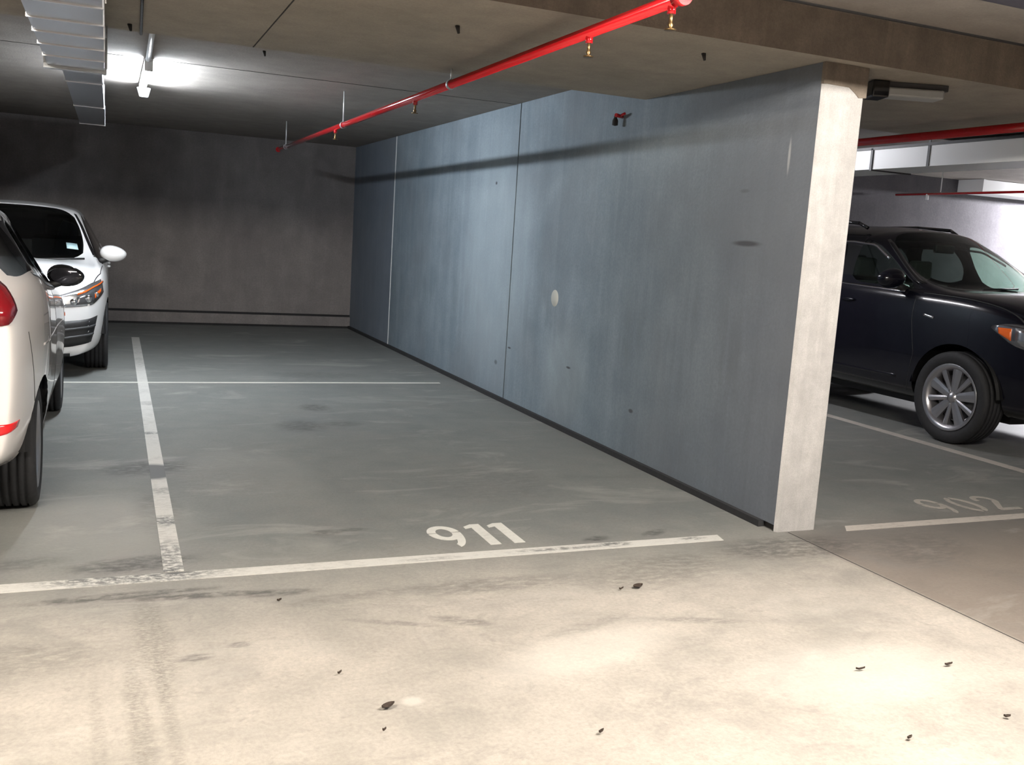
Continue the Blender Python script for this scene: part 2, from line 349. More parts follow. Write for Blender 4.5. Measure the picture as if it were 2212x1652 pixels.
# ------------------------------------------------------------------ lamps
def batten(L, name, label, stem=None, group=None):
    x, y, z = L['loc']; h = L['length']/2
    t = thing(name, label, 'lamp', (x, y, z), 0 if L['axis'] == 'y' else PI/2, group)
    area = 2*PI*.024*L['length']
    em = emit(name+'_tube', L['color'], L['power']/area/PI)
    top = (ZS if y > 5.7 else ZA)-z-.006
    bm = bmesh.new(); bm_box(bm, -.03, .03, -h-.03, h+.03, .030, top, .006); bm_obj('housing', bm, MAT['white_plastic'], t)
    for s in (-1, 1):
        bm = bmesh.new(); bm_box(bm, -.03, .03, s*h-.015, s*h+.015, -.035, .045, .005); bm_obj('end_cap', bm, MAT['white_plastic'], t)
    tube('tube', (0, -h+.016, 0), (0, h-.016, 0), .024, em, t, 16)
    return t
lb = batten(LAMP_BAY, 'fluorescent_lamp', 'lit white fluorescent batten on the ceiling beside the left air duct')
tube('lamp_glow_dome', (0, .35, -.03), (0, .35, -.10), .055, emit('glow_dome', LAMP_BAY['color'], 12), lb, 18, .035)  # glowing dome added for the bright blob on the lamp
cn = tag(tube('conduit', (.235, 5.80, ZS-.020), (.265, 7.90, ZS-.020), .018, MAT['white_plastic'], None, 10), 'pale conduit on the ceiling feeding the lit left lamp', 'conduit')
tag(tube('conduit', (.115, 3.95, ZB-.012), (.155, 5.74, ZB-.012), .007, MAT['trim_black'], None, 8), 'thin dark cable run along the concrete soffit right of the air duct', 'cable')
batten(LAMP_AISLE, 'fluorescent_lamp', 'lit fluorescent batten over the driving aisle, in front of the wall end')
batten(LAMP_LEFT, 'fluorescent_lamp', 'lit fluorescent batten over the driving aisle, in front of the white hatchback')
batten(LAMP_RIGHT, 'fluorescent_lamp', 'lit fluorescent batten behind the partition, over bay 902')
batten(LAMP_FAR, 'fluorescent_lamp', 'lit fluorescent batten at the far right, beyond the dark car')
# unlit fitting on the soffit right of the wall end
t = thing('unlit_lamp', 'short unlit batten lamp with black end, on soffit right of the wall end', 'lamp', (3.86, 4.24, ZB), math.radians(-20))
box('housing', -.05, .36, -.05, .05, -.035, 0, MAT['grey_plastic'], t, .004)
box('diffuser', .02, .33, -.075, .045, -.080, -.032, MAT['grey_diffuser'], t, .01)
box('end_cap', -.07, .022, -.085, .055, -.09, -.003, MAT['gloss_black'], t, .008)

# ------------------------------------------------------------------ air ducts
t = thing('service_duct', 'dark blue-grey sheet metal duct crossing the aisle ceiling at the top right corner', 'duct', (4.5, 2.66, 2.425))
box('duct_section', -12.4, 12.4, -.11, .11, 0, .16, MAT['duct_dark'], t)
for x in (-6.2, -3.1, -.8, 1.2, 3.1, 6.2): box('hanger_rod', x-.005, x+.005, -.004, .004, .16, ZA-2.425, MAT['rod'], t)
t = thing('air_duct', 'ribbed galvanised air duct hung under the ceiling at upper left', 'duct', (-.16, 5, 2.2))
def duct_seg(x0, x1, y0, y1, z0, z1, seams, par, ox=-.16, oy=5, oz=2.2):
    bm = bmesh.new(); bm_box(bm, x0-ox, x1-ox, y0-oy, y1-oy, z0-oz, z1-oz); bm_obj('duct_section', bm, MAT['duct_metal'], par)
    for s in seams:
        b = bmesh.new(); bm_box(b, x0-ox-.005, x1-ox+.005, s-oy-.006, s-oy+.006, z0-oz-.006, z1-oz+.002); bm_obj('seam', b, MAT['duct_seam'], par)
duct_seg(-.30, -.025, 1.0, 5.80, 2.20, 2.36, [2.9, 3.3, 3.68, 4.04, 4.40, 4.72, 5.06, 5.42], t)
b = bmesh.new(); bm_box(b, -.32+.16, -.015+.16, .78, .83, -.015, .17); bm_obj('flange', b, MAT['steel_dull'], t)
duct_seg(-.285, -.045, 5.83, 11.3, 2.36, 2.56, [6.6, 7.75, 9.45, 11.28], t)
for y in (3.95, 5.70):
    for x in (-.312, -.014): tube('hanger_rod', (x+.16, y-5, .0), (x+.16, y-5, ZB-2.2 if y > 3.9 else ZA-2.2), .004, MAT['rod'], t, 6)
t = thing('air_duct', 'pale galvanised air duct hung over the bays at right, above the dark car', 'duct', (6.0, 7, 2.25))
bm = bmesh.new(); bm_box(bm, -.12, .30, -2.6, 2.70, -.03, .13); bm_obj('duct_section', bm, MAT['white_plastic'], t)
for y in (-.55, 1.0):
    b = bmesh.new(); bm_box(b, -.13, .31, y-.012, y+.012, -.04, .14); bm_obj('flange', b, MAT['grey_plastic'], t)
for y in (-1.16, .55):
    box('hanger_strap', -.126, -.121, y-.012, y+.012, -.03, ZS-2.25-(.0 if y > -1.2 else .0), MAT['grey_plastic'], t)
b = bmesh.new(); bm_box(b, -.13, .31, -2.62, 2.7, .128, .15); bm_obj('top_flange', b, MAT['grey_plastic'], t)
t = thing('ventilation_box', 'long white sheet metal box along the top of the far wall at right', 'duct', (10.45, YR-.3, 2.4))
bm = bmesh.new(); bm_box(bm, 0, 5, -.1, .298, .035, .21, .006); bm_obj('casing', bm, MAT['white_plastic'], t)
b = bmesh.new(); bm_box(b, -.01, .03, -.11, .298, .025, .212); bm_obj('end_flange', b, MAT['white_plastic'], t)

# ------------------------------------------------------------------ sprinkler pipes
def pipe_run(name, label, x, y0, y1, z, rad, heads, clamps, top=ZS, elbow=True):
    t = thing(name, label, 'pipe', (x, y0, z))
    L = y1-y0
    bm = bmesh.new(); bm_tube(bm, (0, 0, 0), (0, L, 0), rad, 18)
    for c in (0, L): bm_tube(bm, (0, c-.03 if c else -.004, 0), (0, c+.004 if c else .05, 0), rad*1.25, 18)
    bm_obj('pipe', bm, MAT['red'], t)
    if elbow: tube('riser', (0, .02, rad*.5), (0, .02, ZA-z), rad*.95, MAT['red'], t)
    for y in heads:
        e = tube('sprinkler_head', (0, y-y0, -rad*.6), (0, y-y0, -rad-.022), .016, MAT['red'], t, 10)
        lathe('frame', [(-.075, .004), (-.06, .012), (-.05, .007), (-.022, .008), (-.018, .012), (0, .012)], MAT['brass'], e, 10, 'z', (0, y-y0, -rad))
        lathe('deflector', [(-.077, 0), (-.077, .022), (-.073, .022), (-.073, 0)], MAT['brass'], e, 12, 'z', (0, y-y0, -rad))
    for y in clamps:
        tp = ZB if y < 5.75 else top
        e = lathe('pipe_clamp', [(-.014, rad*1.02), (-.014, rad*1.22), (.014, rad*1.22), (.014, rad*1.02)], MAT['steel_dull'], t, 16, 'y', (0, y-y0, 0), True)
        tube('hanger_rod', (0, y-y0, rad*1.1), (0, y-y0, tp-z), .006, MAT['rod'], e, 8)
    return t
pipe_run('sprinkler_pipe', 'bright red sprinkler pipe running under the ceiling over bay 911', 1.86, 3.05, 11.95, 2.33, .024, [3.13, 3.78, 6.30, 8.75], [5.58, 8.45, 11.4])
pipe_run('sprinkler_pipe', 'dark red sprinkler pipe under the ceiling just right of the wall end', 5.19, 3.1, 9.6, 2.335, .028, [], [8.4], ZS)
t = thing('sprinkler_pipe', 'thin bright red pipe under the ceiling behind the dark car', 'pipe', (9.32, 6.0, 2.33))
tube('pipe', (0, 0, 0), (0, 3.72, 0), .015, MAT['red'], t, 12)
for y in (1.4, 3.2):
    e = tube('sprinkler_head', (0, y, 0), (0, y, -.07), .018, MAT['white_plastic'], t, 10)
for y in (1.2, 3.0): tube('hanger_rod', (0, y, .02), (0, y, ZS-2.33), .006, MAT['rod'], t, 8)
# sidewall sprinkler on the partition
t = thing('wall_sprinkler', 'small red pipe stub with dark sprinkler head high on the partition wall', 'sprinkler', (WX, 6.04, 2.315))
tube('pipe_stub', (0, -.0, .02), (-.07, -.03, .022), .013, MAT['red'], t, 10)
tube('bracket_arm', (-.03, .0, .02), (-.035, -.09, .03), .009, MAT['red'], t, 8)
lathe('sprinkler_head', [(-.045, .006), (-.04, .020), (-.01, .020), (.012, .010), (.02, .012)], MAT['dark'], t, 12, 'z', (-.05, .01, 0))
# little ceiling anchors
for i, (x, y, z, lb_) in enumerate([(.975, 6.99, ZS, 'small dark ceiling anchor right of the lit lamp'), (.095, 5.55, ZB, 'small dark ceiling anchor beside the air duct'), (2.71, 4.22, ZB, 'small dark hook in the soffit left of the wall end'), (1.50, 4.45, ZB, 'small dark nail stub in the soffit over bay 911')]):
    tag(tube('ceiling_anchor', (x, y, z), (x+.006, y-.006, z-.035), .012, MAT['dark'], None, 8, .006), lb_, 'hook')

# ------------------------------------------------------------------ floor paint
def painted(name, pts, mat, label, cat='floor line', h=.002):
    n = len(pts); vs = [(x, y, .0002) for x, y in pts]+[(x, y, h) for x, y in pts]
    fs = [(i, (i+1) % n, n+(i+1) % n, n+i) for i in range(n)]+[tuple(range(n, 2*n))]
    o = mesh_obj(name, vs, fs, mat); return tag(o, label, cat)
painted('painted_line', [(-4.5, 3.93), (2.90, 3.922), (2.92, 4.008), (-4.5, 4.035)], MAT['line'], 'long white line painted across the front of bay 911')
painted('painted_line', [(.210, 4.03), (.290, 4.03), (.335, 12.3), (.248, 12.3)], MAT['line'], 'white side line between bay 911 and the two white cars', h=.0024)
painted('painted_line', [(-3.5, 8.895), (3.02, 8.895), (3.02, 8.945), (-3.5, 8.945)], MAT['thinline'], 'thin white line crossing the middle of bay 911', h=.0028)
painted('painted_line', [(3.70, 3.925), (7.5, 3.915), (7.5, 4.005), (3.76, 4.005)], MAT['line_dim'], 'dull white line in front of bay 902')
painted('painted_line', [(6.17, 4.04), (6.28, 4.04), (6.35, 9.7), (6.25, 9.7)], MAT['line_dim'], 'dull white side line beside the dark car')

def ring_poly(cx, cy, a, b, wd, t0, t1, n=24):
    out = [(cx+a*math.cos(t), cy+b*math.sin(t)) for t in [t0+(t1-t0)*i/n for i in range(n+1)]]
    inn = [(cx+(a-wd)*math.cos(t), cy+(b-wd)*math.sin(t)) for t in [t0+(t1-t0)*i/n for i in range(n+1)]]
    return out, inn
def strip_obj(name, strips, mat, parent, h=.0016):
    vs, fs = [], []
    for A, B in strips:
        h += .0003
        k = len(A); o = len(vs)
        for P, z in ((A, h), (B, h), (A, 0.0002), (B, .0002)): vs += [(x, y, z) for x, y in P]
        for i in range(k-1):
            fs.append((o+i, o+i+1, o+k+i+1, o+k+i)); fs.append((o+i, o+2*k+i, o+2*k+i+1, o+i+1)); fs.append((o+k+i, o+k+i+1, o+3*k+i+1, o+3*k+i))
        fs.append((o, o+k, o+3*k, o+2*k)); fs.append((o+k-1, o+3*k-1, o+4*k-1, o+2*k-1)[::1] if False else (o+k-1, o+3*k-1, o+4*k-1, o+2*k-1))
    return mesh_obj(name, vs, fs, mat, parent)
def nine(parent, x, y, wd, hh, st, mat, gap=.07):
    # bowl in two stencilled halves and a curving tail
    cx, cy, a, b = x+wd*.5, y+hh*.66, wd*.5, hh*.34
    s = [ring_poly(cx, cy, a, b, st, g0, g1) for g0, g1 in ((PI*.02+gap, PI-gap), (PI+gap, 2*PI-gap*.2))]
    n = 12; A, B = [], []
    for i in range(n+1):
        f = i/n; t = f*PI*.44
        A.append((cx+a*math.cos(t), cy-.01-(hh*.66-.0)*math.sin(t)*.97)); B.append((cx+(a-st)*math.cos(t)-(0 if i < n else .0), cy-.01-(hh*.66-st)*math.sin(t)*.97))
    s.append((A, B)); return strip_obj('digit', s, mat, parent)
def one(parent, x, y, wd, hh, mat):
    st = wd*.62
    P = [(x+wd-st, y), (x+wd, y), (x+wd, y+hh), (x+wd-st*.85, y+hh), (x, y+hh*.90), (x, y+hh*.80), (x+wd-st, y+hh*.84)]
    n = len(P); vs = [(a, b, .0002) for a, b in P]+[(a, b, .002) for a, b in P]
    return mesh_obj('digit', vs, [(i, (i+1) % n, n+(i+1) % n, n+i) for i in range(n)]+[tuple(range(n, 2*n))], mat, parent)
t = thing('bay_number', 'white stencilled 911 painted on the floor at the front of the empty bay', 'number', (0, 0, 0))
nine(t, 1.440, 4.095, .165, .325, .044, MAT['digit'])
one(t, 1.652, 4.095, .092, .325, MAT['digit']); one(t, 1.778, 4.098, .092, .320, MAT['digit'])
t = thing('bay_number', 'faint stencilled 902 painted on the floor of the bay right of the wall', 'number', (0, 0, 0))
nine(t, 4.60, 4.09, .165, .305, .036, MAT['digit_dim'])
s = [ring_poly(4.925, 4.243, .083, .153, .036, g0, g1) for g0, g1 in ((PI*.5+.16, PI*1.5-.16), (-PI*.5+.16, PI*.5-.16))]
strip_obj('digit', s, MAT['digit_dim'], t)
A, B = ring_poly(5.155, 4.305, .083, .088, .036, PI*1.05, -.25*PI)
A2, B2 = [(5.215, 4.245), (5.085, 4.095)], [(5.175, 4.265), (5.130, 4.150)]
s = [(A, B), (A2, [(5.180, 4.272), (5.072, 4.125)]), ([(5.072, 4.09), (5.245, 4.09)], [(5.072, 4.128), (5.245, 4.128)])]
strip_obj('digit', s, MAT['digit_dim'], t)

# ------------------------------------------------------------------ dead leaves and grit on the aisle
def leaf(x, y, L, wd, rot, label):
    vs, fs = [], []; n = 7
    for i in range(n):
        f = i/(n-1); ww = wd*math.sin(PI*min(1, f*.92+.06))**.8*.5; z = .004+.010*abs(f-.4)
        for s in (-1, 0, 1): vs.append(((f-.5)*L, s*ww, z+(.006 if s else 0)))
    for i in range(n-1):
        for k in range(2): a = i*3+k; fs.append((a, a+1, a+4, a+3))
    o = mesh_obj('dead_leaf', vs, fs, MAT['leaf']); md = o.modifiers.new('t', 'SOLIDIFY'); md.thickness = .003
    o.location = (x, y, .002); o.rotation_euler = (0, 0, rot); tag(o, label, 'leaf', 'dead leaves on the aisle floor')
leaf(2.104, 3.415, .050, .034, .2, 'dark dead leaf on the pale aisle floor below the end of the front line')
leaf(.794, 2.672, .046, .026, .35, 'curled dead leaf on the pale floor at bottom left of centre')
leaf(1.364, 2.350, .020, .012, .3, 'tiny dead leaf scrap at the bottom centre of the floor')
leaf(2.850, 2.433, .034, .012, -.1, 'narrow dead leaf scrap right, below the floor joint')
leaf(2.718, 2.068, .022, .013, -.5, 'small dead leaf scrap at the bottom right corner of the floor')
leaf(2.487, 2.490, .036, .008, -.2, 'thin twig-like dead leaf scrap left of the floor joint')
leaf(2.282, 2.052, .020, .012, .1, 'dead leaf scrap at the bottom, right of centre')
leaf(2.016, 3.405, .022, .008, .1, 'tiny dead leaf sliver just left of the dark dead leaf')
leaf(.611, 3.600, .018, .011, .1, 'tiny dark leaf crumb left, below the front line')
leaf(.745, 2.535, .012, .008, .1, 'tiniest leaf crumb below the curled dead leaf')
leaf(.70, 2.93, .016, .009, .4, 'leaf crumb on the pale floor above the curled dead leaf')

# ------------------------------------------------------------------ cars
def ip(x, tab):
    if x <= tab[0][0]: return tab[0][1]
    for (a, b), (c, dd) in zip(tab, tab[1:]):
        if x <= c: return b+(dd-b)*(x-a)/(c-a)
    return tab[-1][1]

def build_car(S, name, label):
    root = thing(name, label, 'car')
    R = 10; cols = S['cols']; NC = len(cols); kinds = [c[2] for c in cols]
    G = []
    for (yb, yt, kd) in cols:
        wd = ip(yb, S['w']); zb = ip(yb, S['belt']); zs = ip(yb, S['sill']); row = []
        for k in range(5):
            fx, fz = S['prof'][k]; row.append([wd*fx, yb, zs+(zb-.045-zs)*fz])
        if kd == 'roof':
            xt, zt, zr = ip(yt, S['xtop']), ip(yt, S['ztop']), ip(yt, S['roof'])
            row += [[wd-S['inset'], yb, zb+.012], [xt, yt, zt], [xt-.04, yt+.01, zt+.048], [xt*.55, yt+.03, zr-.012], [0, yt+.04, zr]]
        else:
            zh = ip(yb, S['hoodz']); bow = S['bow'][kd]; xe = wd-S['inset']
            cr = S['crown'].get(kd, .03)
            row += [[xe, yb, zb+.006], [xe*.965, yb+bow*.10, zh+.0], [xe*.90, yb+bow*.2, zh+cr*.35], [xe*.45, yb+bow*.8, zh+cr*.85], [0, yb+bow, zh+cr]]
        G.append(row)
    verts, idx = [], {}
    def V(p, key):
        if key not in idx: idx[key] = len(verts); verts.append(tuple(p))
        return idx[key]
    faces, parts = [], []
    names = []
    def F(f, part):
        if part not in names: names.append(part)
        faces.append(f); parts.append(names.index(part))
    def vid(j, k, s):
        p = G[j][k]
        if k == R-1: return V((0, p[1], p[2]), (j, k, 0))
        return V((p[0]*s, p[1], p[2]), (j, k, s))
    for j in range(NC-1):
        for k in range(R-1):
            for s in (1, -1):
                q = [vid(j, k, s), vid(j+1, k, s), vid(j+1, k+1, s), vid(j, k+1, s)]
                F(q if s > 0 else q[::-1], S['part'](j, k, s))
    # fascias
    for end, j in (('front', NC-1), ('rear', 0)):
        top = [vid(j, k, 1) for k in range(5, R)]+[vid(j, k, -1) for k in range(R-2, 4, -1)]
        xs = [verts[i][0] for i in top]; m = len(top)
        prev = top; x5 = G[j][5][0]; sg = 1 if end == 'front' else -1
        lines = []
        for k in range(4, -1, -1):
            xr, yr, zr = G[j][k]; b = S['bulge_'+end][k]; ln = []
            for i in range(m):
                if i == 0: ln.append(vid(j, k, 1))
                elif i == m-1: ln.append(vid(j, k, -1))
                else:
                    fx = xs[i]/x5; ln.append(V((xr*fx, yr+sg*b[0]*(1-abs(fx)**2.4), zr+b[1]*(1-fx*fx)), (end, k, i)))
            lines.append((k, ln))
        for k, ln in lines:
            for i in range(m-1):
                q = [prev[i], prev[i+1], ln[i+1], ln[i]]
                F(q[::-1] if end == 'front' else q, S['part_'+end](k, i, m))
            prev = ln
    me = bpy.data.meshes.new('tmp'); me.from_pydata(verts, [], faces); me.update()
    for i, p in enumerate(me.polygons): p.material_index = parts[i]
    for _ in names: me.materials.append(MAT['dark'])
    bm = bmesh.new(); bm.from_mesh(me); bmesh.ops.recalc_face_normals(bm, faces=bm.faces)
    cre = bm.edges.layers.float.new('crease_edge')
    for e in bm.edges:
        if len(e.link_faces) == 2:
            a, b = names[e.link_faces[0].material_index], names[e.link_faces[1].material_index]
            if a != b and ('window' in a or 'window' in b or 'windshield' in a or 'windshield' in b): e[cre] = .55
    for key, iv in idx.items(): pass
    bm.to_mesh(me); bm.free()
    tmp = link(bpy.data.objects.new('tmp', me)); md = tmp.modifiers.new('s', 'SUBSURF'); md.levels = 3; md.render_levels = 3
    dg = bpy.context.evaluated_depsgraph_get(); ev = tmp.evaluated_get(dg); em = bpy.data.meshes.new_from_object(ev)
    bpy.data.objects.remove(tmp)
    bm = bmesh.new(); bm.from_mesh(em); bmesh.ops.recalc_face_normals(bm, faces=bm.faces)
    bvh = BVHTree.FromBMesh(bm)
    # wheel arches
    for (wy, wz, wr_) in S['arches']:
        dead = []
        for f in bm.faces:
            c = f.calc_center_median()
            if abs(c.x) > .50 and math.hypot(c.y-wy, c.z-wz) < wr_: dead.append(f)
        bmesh.ops.delete(bm, geom=dead, context='FACES')
        for v in bm.verts:
            if v.is_boundary and abs(v.co.x) > .5:
                rr = math.hypot(v.co.y-wy, v.co.z-wz)
                if .75*wr_ < rr < wr_*1.25 and v.co.z > ip(wy, S['sill'])+.02:
                    v.co.y = wy+(v.co.y-wy)*wr_/rr; v.co.z = wz+(v.co.z-wz)*wr_/rr
    bm.normal_update()
    nrm = {v.index: v.normal.copy() for v in bm.verts}; bm.verts.ensure_lookup_table()
    out = {}
    for pi, nm in enumerate(names):
        fs = [f for f in bm.faces if f.material_index == pi]
        if not fs: continue
        vm, vl, fl_ = {}, [], []
        for f in fs:
            ff = []
            for v in f.verts:
                if v.index not in vm: vm[v.index] = len(vl); vl.append(v)
                ff.append(vm[v.index])
            fl_.append(ff)
        base = nm.split('.')[0]
        m2 = bpy.data.meshes.new(base); m2.from_pydata([v.co[:] for v in vl], [], fl_); m2.update()
        m2.materials.append(S['mats'].get(nm[:-2], S['mats'].get(base, S['paint'])))
        for p in m2.polygons: p.use_smooth = True
        m2.normals_split_custom_set_from_vertices([v.normal[:] for v in vl])
        o = link(bpy.data.objects.new(base, m2), root); out[nm] = o
    bm.free()
    return root, bvh, out

def patch(name, bvh, low, up, dr, mat, parent, off=.004, thick=.008, n=14, m=5, smooth=True):
    """a thin shaped piece that hugs the car's surface; low / up are polylines"""
    def rs(L, n):
        L = [Vector(p) for p in L]; ds = [0]
        for a, b in zip(L, L[1:]): ds.append(ds[-1]+(b-a).length)
        out = []
        for i in range(n):
            t = ds[-1]*i/(n-1); k = 0
            while k < len(ds)-2 and ds[k+1] < t: k += 1
            f = (t-ds[k])/max(1e-9, ds[k+1]-ds[k]); out.append(L[k].lerp(L[k+1], min(1, f)))
        return out
    A, B = rs(low, n), rs(up, n); dr = Vector(dr).normalized(); O, I = [], []
    for j in range(m):
        for i in range(n):
            p = A[i].lerp(B[i], j/(m-1)); h = bvh.ray_cast(p-dr*1.5, dr)
            if h[0] is None:
                q, nn = bvh.find_nearest(p)[:2]
            else: q, nn = h[0], h[1]
            if nn.dot(dr) > 0: nn = -nn
            O.append(q+nn*off); I.append(q-nn*thick)
    N = n*m; vs = O+I; fs = []
    for j in range(m-1):
        for i in range(n-1): a = j*n+i; fs.append((a, a+1, a+n+1, a+n))
    edge = [i for i in range(n)]+[j*n+n-1 for j in range(1, m)]+[(m-1)*n+i for i in range(n-2, -1, -1)]+[j*n for j in range(m-2, 0, -1)]
    for a, b in zip(edge, edge[1:]+edge[:1]): fs.append((b, a, a+N, b+N))
    me = bpy.data.meshes.new(name); me.from_pydata([tuple(v) for v in vs], [], fs); me.update()
    b = bmesh.new(); b.from_mesh(me); bmesh.ops.recalc_face_normals(b, faces=b.faces); b.to_mesh(me); b.free()
    me.materials.append(mat)
    for p in me.polygons[:(m-1)*(n-1)]: p.use_smooth = True
    return link(bpy.data.objects.new(name, me), parent)
def seam(bvh, pts, dr, parent, wd=.006, name='panel_gap', mat=None):
    P = [Vector(p) for p in pts]; dr = Vector(dr).normalized()
    a, b = [], []
    for i, p in enumerate(P):
        tg = (P[min(i+1, len(P)-1)]-P[max(i-1, 0)]).normalized(); sd = tg.cross(dr).normalized()
        a.append(p-sd*wd*.5); b.append(p+sd*wd*.5)
    return patch(name, bvh, a, b, dr, mat or MAT['trim_black'], parent, .0012, .004, 26, 2)

def wheel(root, x, y, rad, wid, rim, style, steer=0):
    s = 1 if x > 0 else -1
    # tyre with ribbed tread
    h = wid/2; prof = [(-h*.55, rim-.012), (-h*.86, rim+.01), (-h, rim+(rad-rim)*.45), (-h*.96, rad-.022), (-h*.82, rad-.004)]
    gr = [-.52, -.18, .18, .52]
    for gx in gr:
        g = gx*h; prof += [(g-.0065, rad), (g-.005, rad-.009), (g+.005, rad-.009), (g+.0065, rad)]
    prof += [(h*.82, rad-.004), (h*.96, rad-.022), (h, rim+(rad-rim)*.45), (h*.86, rim+.01), (h*.55, rim-.012)]
    w_ = lathe('wheel', prof, MAT['black_rubber'], root, 56, 'x', (0, 0, 0), True); w_.location = (x, y, rad)
    w_.rotation_euler = (0, 0, steer)
    lathe('rim', [(-s*h*.5, rim-.02), (s*h*.5, rim-.03), (s*h*.72, rim-.014), (s*h*.90, rim+.010), (s*h*.93, rim+.006), (s*h*.80, rim-.022), (s*h*.55, rim-.045), (-s*h*.4, rim-.05)], MAT['alloy'], w_, 48, 'x')
    lathe('brake_disc', [(0, .05), (0, rim*.72), (s*.012, rim*.72), (s*.012, .05)], MAT['grey_plastic'], w_, 28, 'x')
    hx = s*h*.62
    lathe('hub_cap', [(hx+s*.018, 0), (hx+s*.016, .028), (hx+s*.006, .036), (hx-s*.01, .060), (hx-s*.04, .075)], MAT['alloy'], w_, 24, 'x')
    n = style['n']
    for i in range(n):
        a = 2*PI*i/n+style.get('rot', 0); w0, w1 = style['w'][i % len(style['w'])]
        bm = bmesh.new(); ring = []
        for rr, ww, xo, dp in ((.045, w0, hx, .03), (rim*.55, (w0+w1)*.5, hx+s*.004, .026), (rim-.024, w1, s*h*.70, .03)):
            c, sn = math.cos(a), math.sin(a); loop = []
            for (tt, xx) in ((-ww, xo-s*dp), (-ww, xo-s*.006), (-ww*.35, xo), (ww*.35, xo), (ww, xo-s*.006), (ww, xo-s*dp)):
                loop.append(bm.verts.new((xx, c*rr-sn*tt, sn*rr+c*tt)))
            ring.append(loop)
        for A, B in zip(ring, ring[1:]):
            for k in range(6): bm.faces.new((A[k], A[(k+1) % 6], B[(k+1) % 6], B[k]))
        bm.faces.new(ring[0]); bm.faces.new(ring[-1][::-1])
        bm_obj('spoke', bm, MAT['alloy'], w_)
    for i in range(5):
        a = 2*PI*i/5+style.get('rot', 0)+PI/5
        tube('wheel_nut', (hx-s*.012, math.cos(a)*.056, math.sin(a)*.056), (hx+s*.006, math.cos(a)*.056, math.sin(a)*.056), .010, MAT['chrome'], w_, 6)
    # dark liner inside the arch
    return w_
def arch_liner(root, wy, wz, rr, xo, xi):
    for s in (1, -1):
        vs, fs = [], []; n = 20
        for i in range(n+1):
            a = .04*PI+.92*PI*i/n
            for (x, q) in ((xo, rr+.006), (xo-.02, rr+.02), (xi, rr+.02)): vs.append((s*x, wy+q*math.cos(a), max(.12, wz+q*math.sin(a))))
            vs.append((s*xi, wy, wz))
        for i in range(n):
            for k in range(3): a = i*4+k; fs.append((a, a+1, a+5, a+4))
        mesh_obj('arch_liner', vs, fs, MAT['trim_black'], root)
def ellipsoid(name, c, rx, ry, rz, mat, parent, shape=None, rot=(0, 0, 0)):
    bm = bmesh.new(); bmesh.ops.create_uvsphere(bm, u_segments=24, v_segments=14, radius=1)
    for v in bm.verts:
        p = v.co.copy()
        if shape: p = shape(p)
        v.co = (p.x*rx, p.y*ry, p.z*rz)
    o = bm_obj(name, bm, mat, parent, True); o.location = c; o.rotation_euler = rot; return o
def interior(root, S, seats, dash_y, wheel_x, zfl=.38, hw=.62):
    box('underbody', -hw, hw, S['cols'][1][0], S['cols'][-2][0]-.05, .22, zfl, MAT['trim_black'], root)
    for (x, y, zc) in seats:
        bm = bmesh.new(); bm_box(bm, -.25, .25, -.05, .45, 0, .16, .05)
        b = bm_box
        # reclined backrest and headrest
        vs = bm_box(bm, -.24, .24, -.14, -.02, .14, .72, .0)
        for v in bm.verts:
            if v.co.y < 0 and v.co.z > .2: v.co.y -= (v.co.z-.2)*.28
        bm_box(bm, -.13, .13, -.36, -.27, .76, .95, .03)
        o = bm_obj('seat', bm, MAT['seat'], root); o.location = (x, y, zc)
    zb = ip(dash_y, S['belt'])
    bm = bmesh.new(); bm_box(bm, -hw-.05, hw+.05, dash_y-.34, dash_y+.04, zfl+.25, zb-.02, .05); bm_obj('dashboard', bm, MAT['trim_black'], root)
    sw = lathe('steering_wheel', [(.0+.014*math.sin(a), .175+.014*math.cos(a)) for a in [2*PI*i/8 for i in range(8)]], MAT['trim_black'], root, 28, 'y', (0, 0, 0), True)
    sw.location = (wheel_x, dash_y-.44, zb-.10); sw.rotation_euler = (math.radians(-25), 0, 0)
    box('spoke', -.17, .17, -.012, .012, -.04, .03, MAT['trim_black'], sw)

def std_part(q, rd, fd):
    """names of the body panels: q = columns before the rear door, rd = rear door end, fd = front door end"""
    def part(j, k, s):
        S_ = '.R' if s > 0 else '.L'
        if j >= fd:
            if k >= 5: return 'hood'
            return ('sill' if k == 0 else 'fender')+S_
        if k == 0: return 'sill'+S_
        if k <= 4: return ('quarter_panel' if j < q else 'rear_door' if j < rd else 'front_door')+S_
        if k == 5:
            if j == 0: return 'roof'
            if j == q or j == rd: return 'door_pillar'+('.q' if j == q else '.b')+S_
            return ('side_window.a' if j < q else 'side_window.b' if j < rd else 'side_window.c')+S_
        if k == 6: return 'roof'
        if j == 0: return 'rear_window'
        if j == fd-1: return 'windshield'
        return 'roof'
    return part
def front_part(k, i, m): return 'front_bumper'
def rear_part(k, i, m): return 'rear_bumper' if k <= 1 else ('tailgate' if 0 < i < m-2 else 'tailgate')
PROF = [(.78, 0), (.955, .05), (.99, .36), (1.0, .70), (.985, 1.0)]

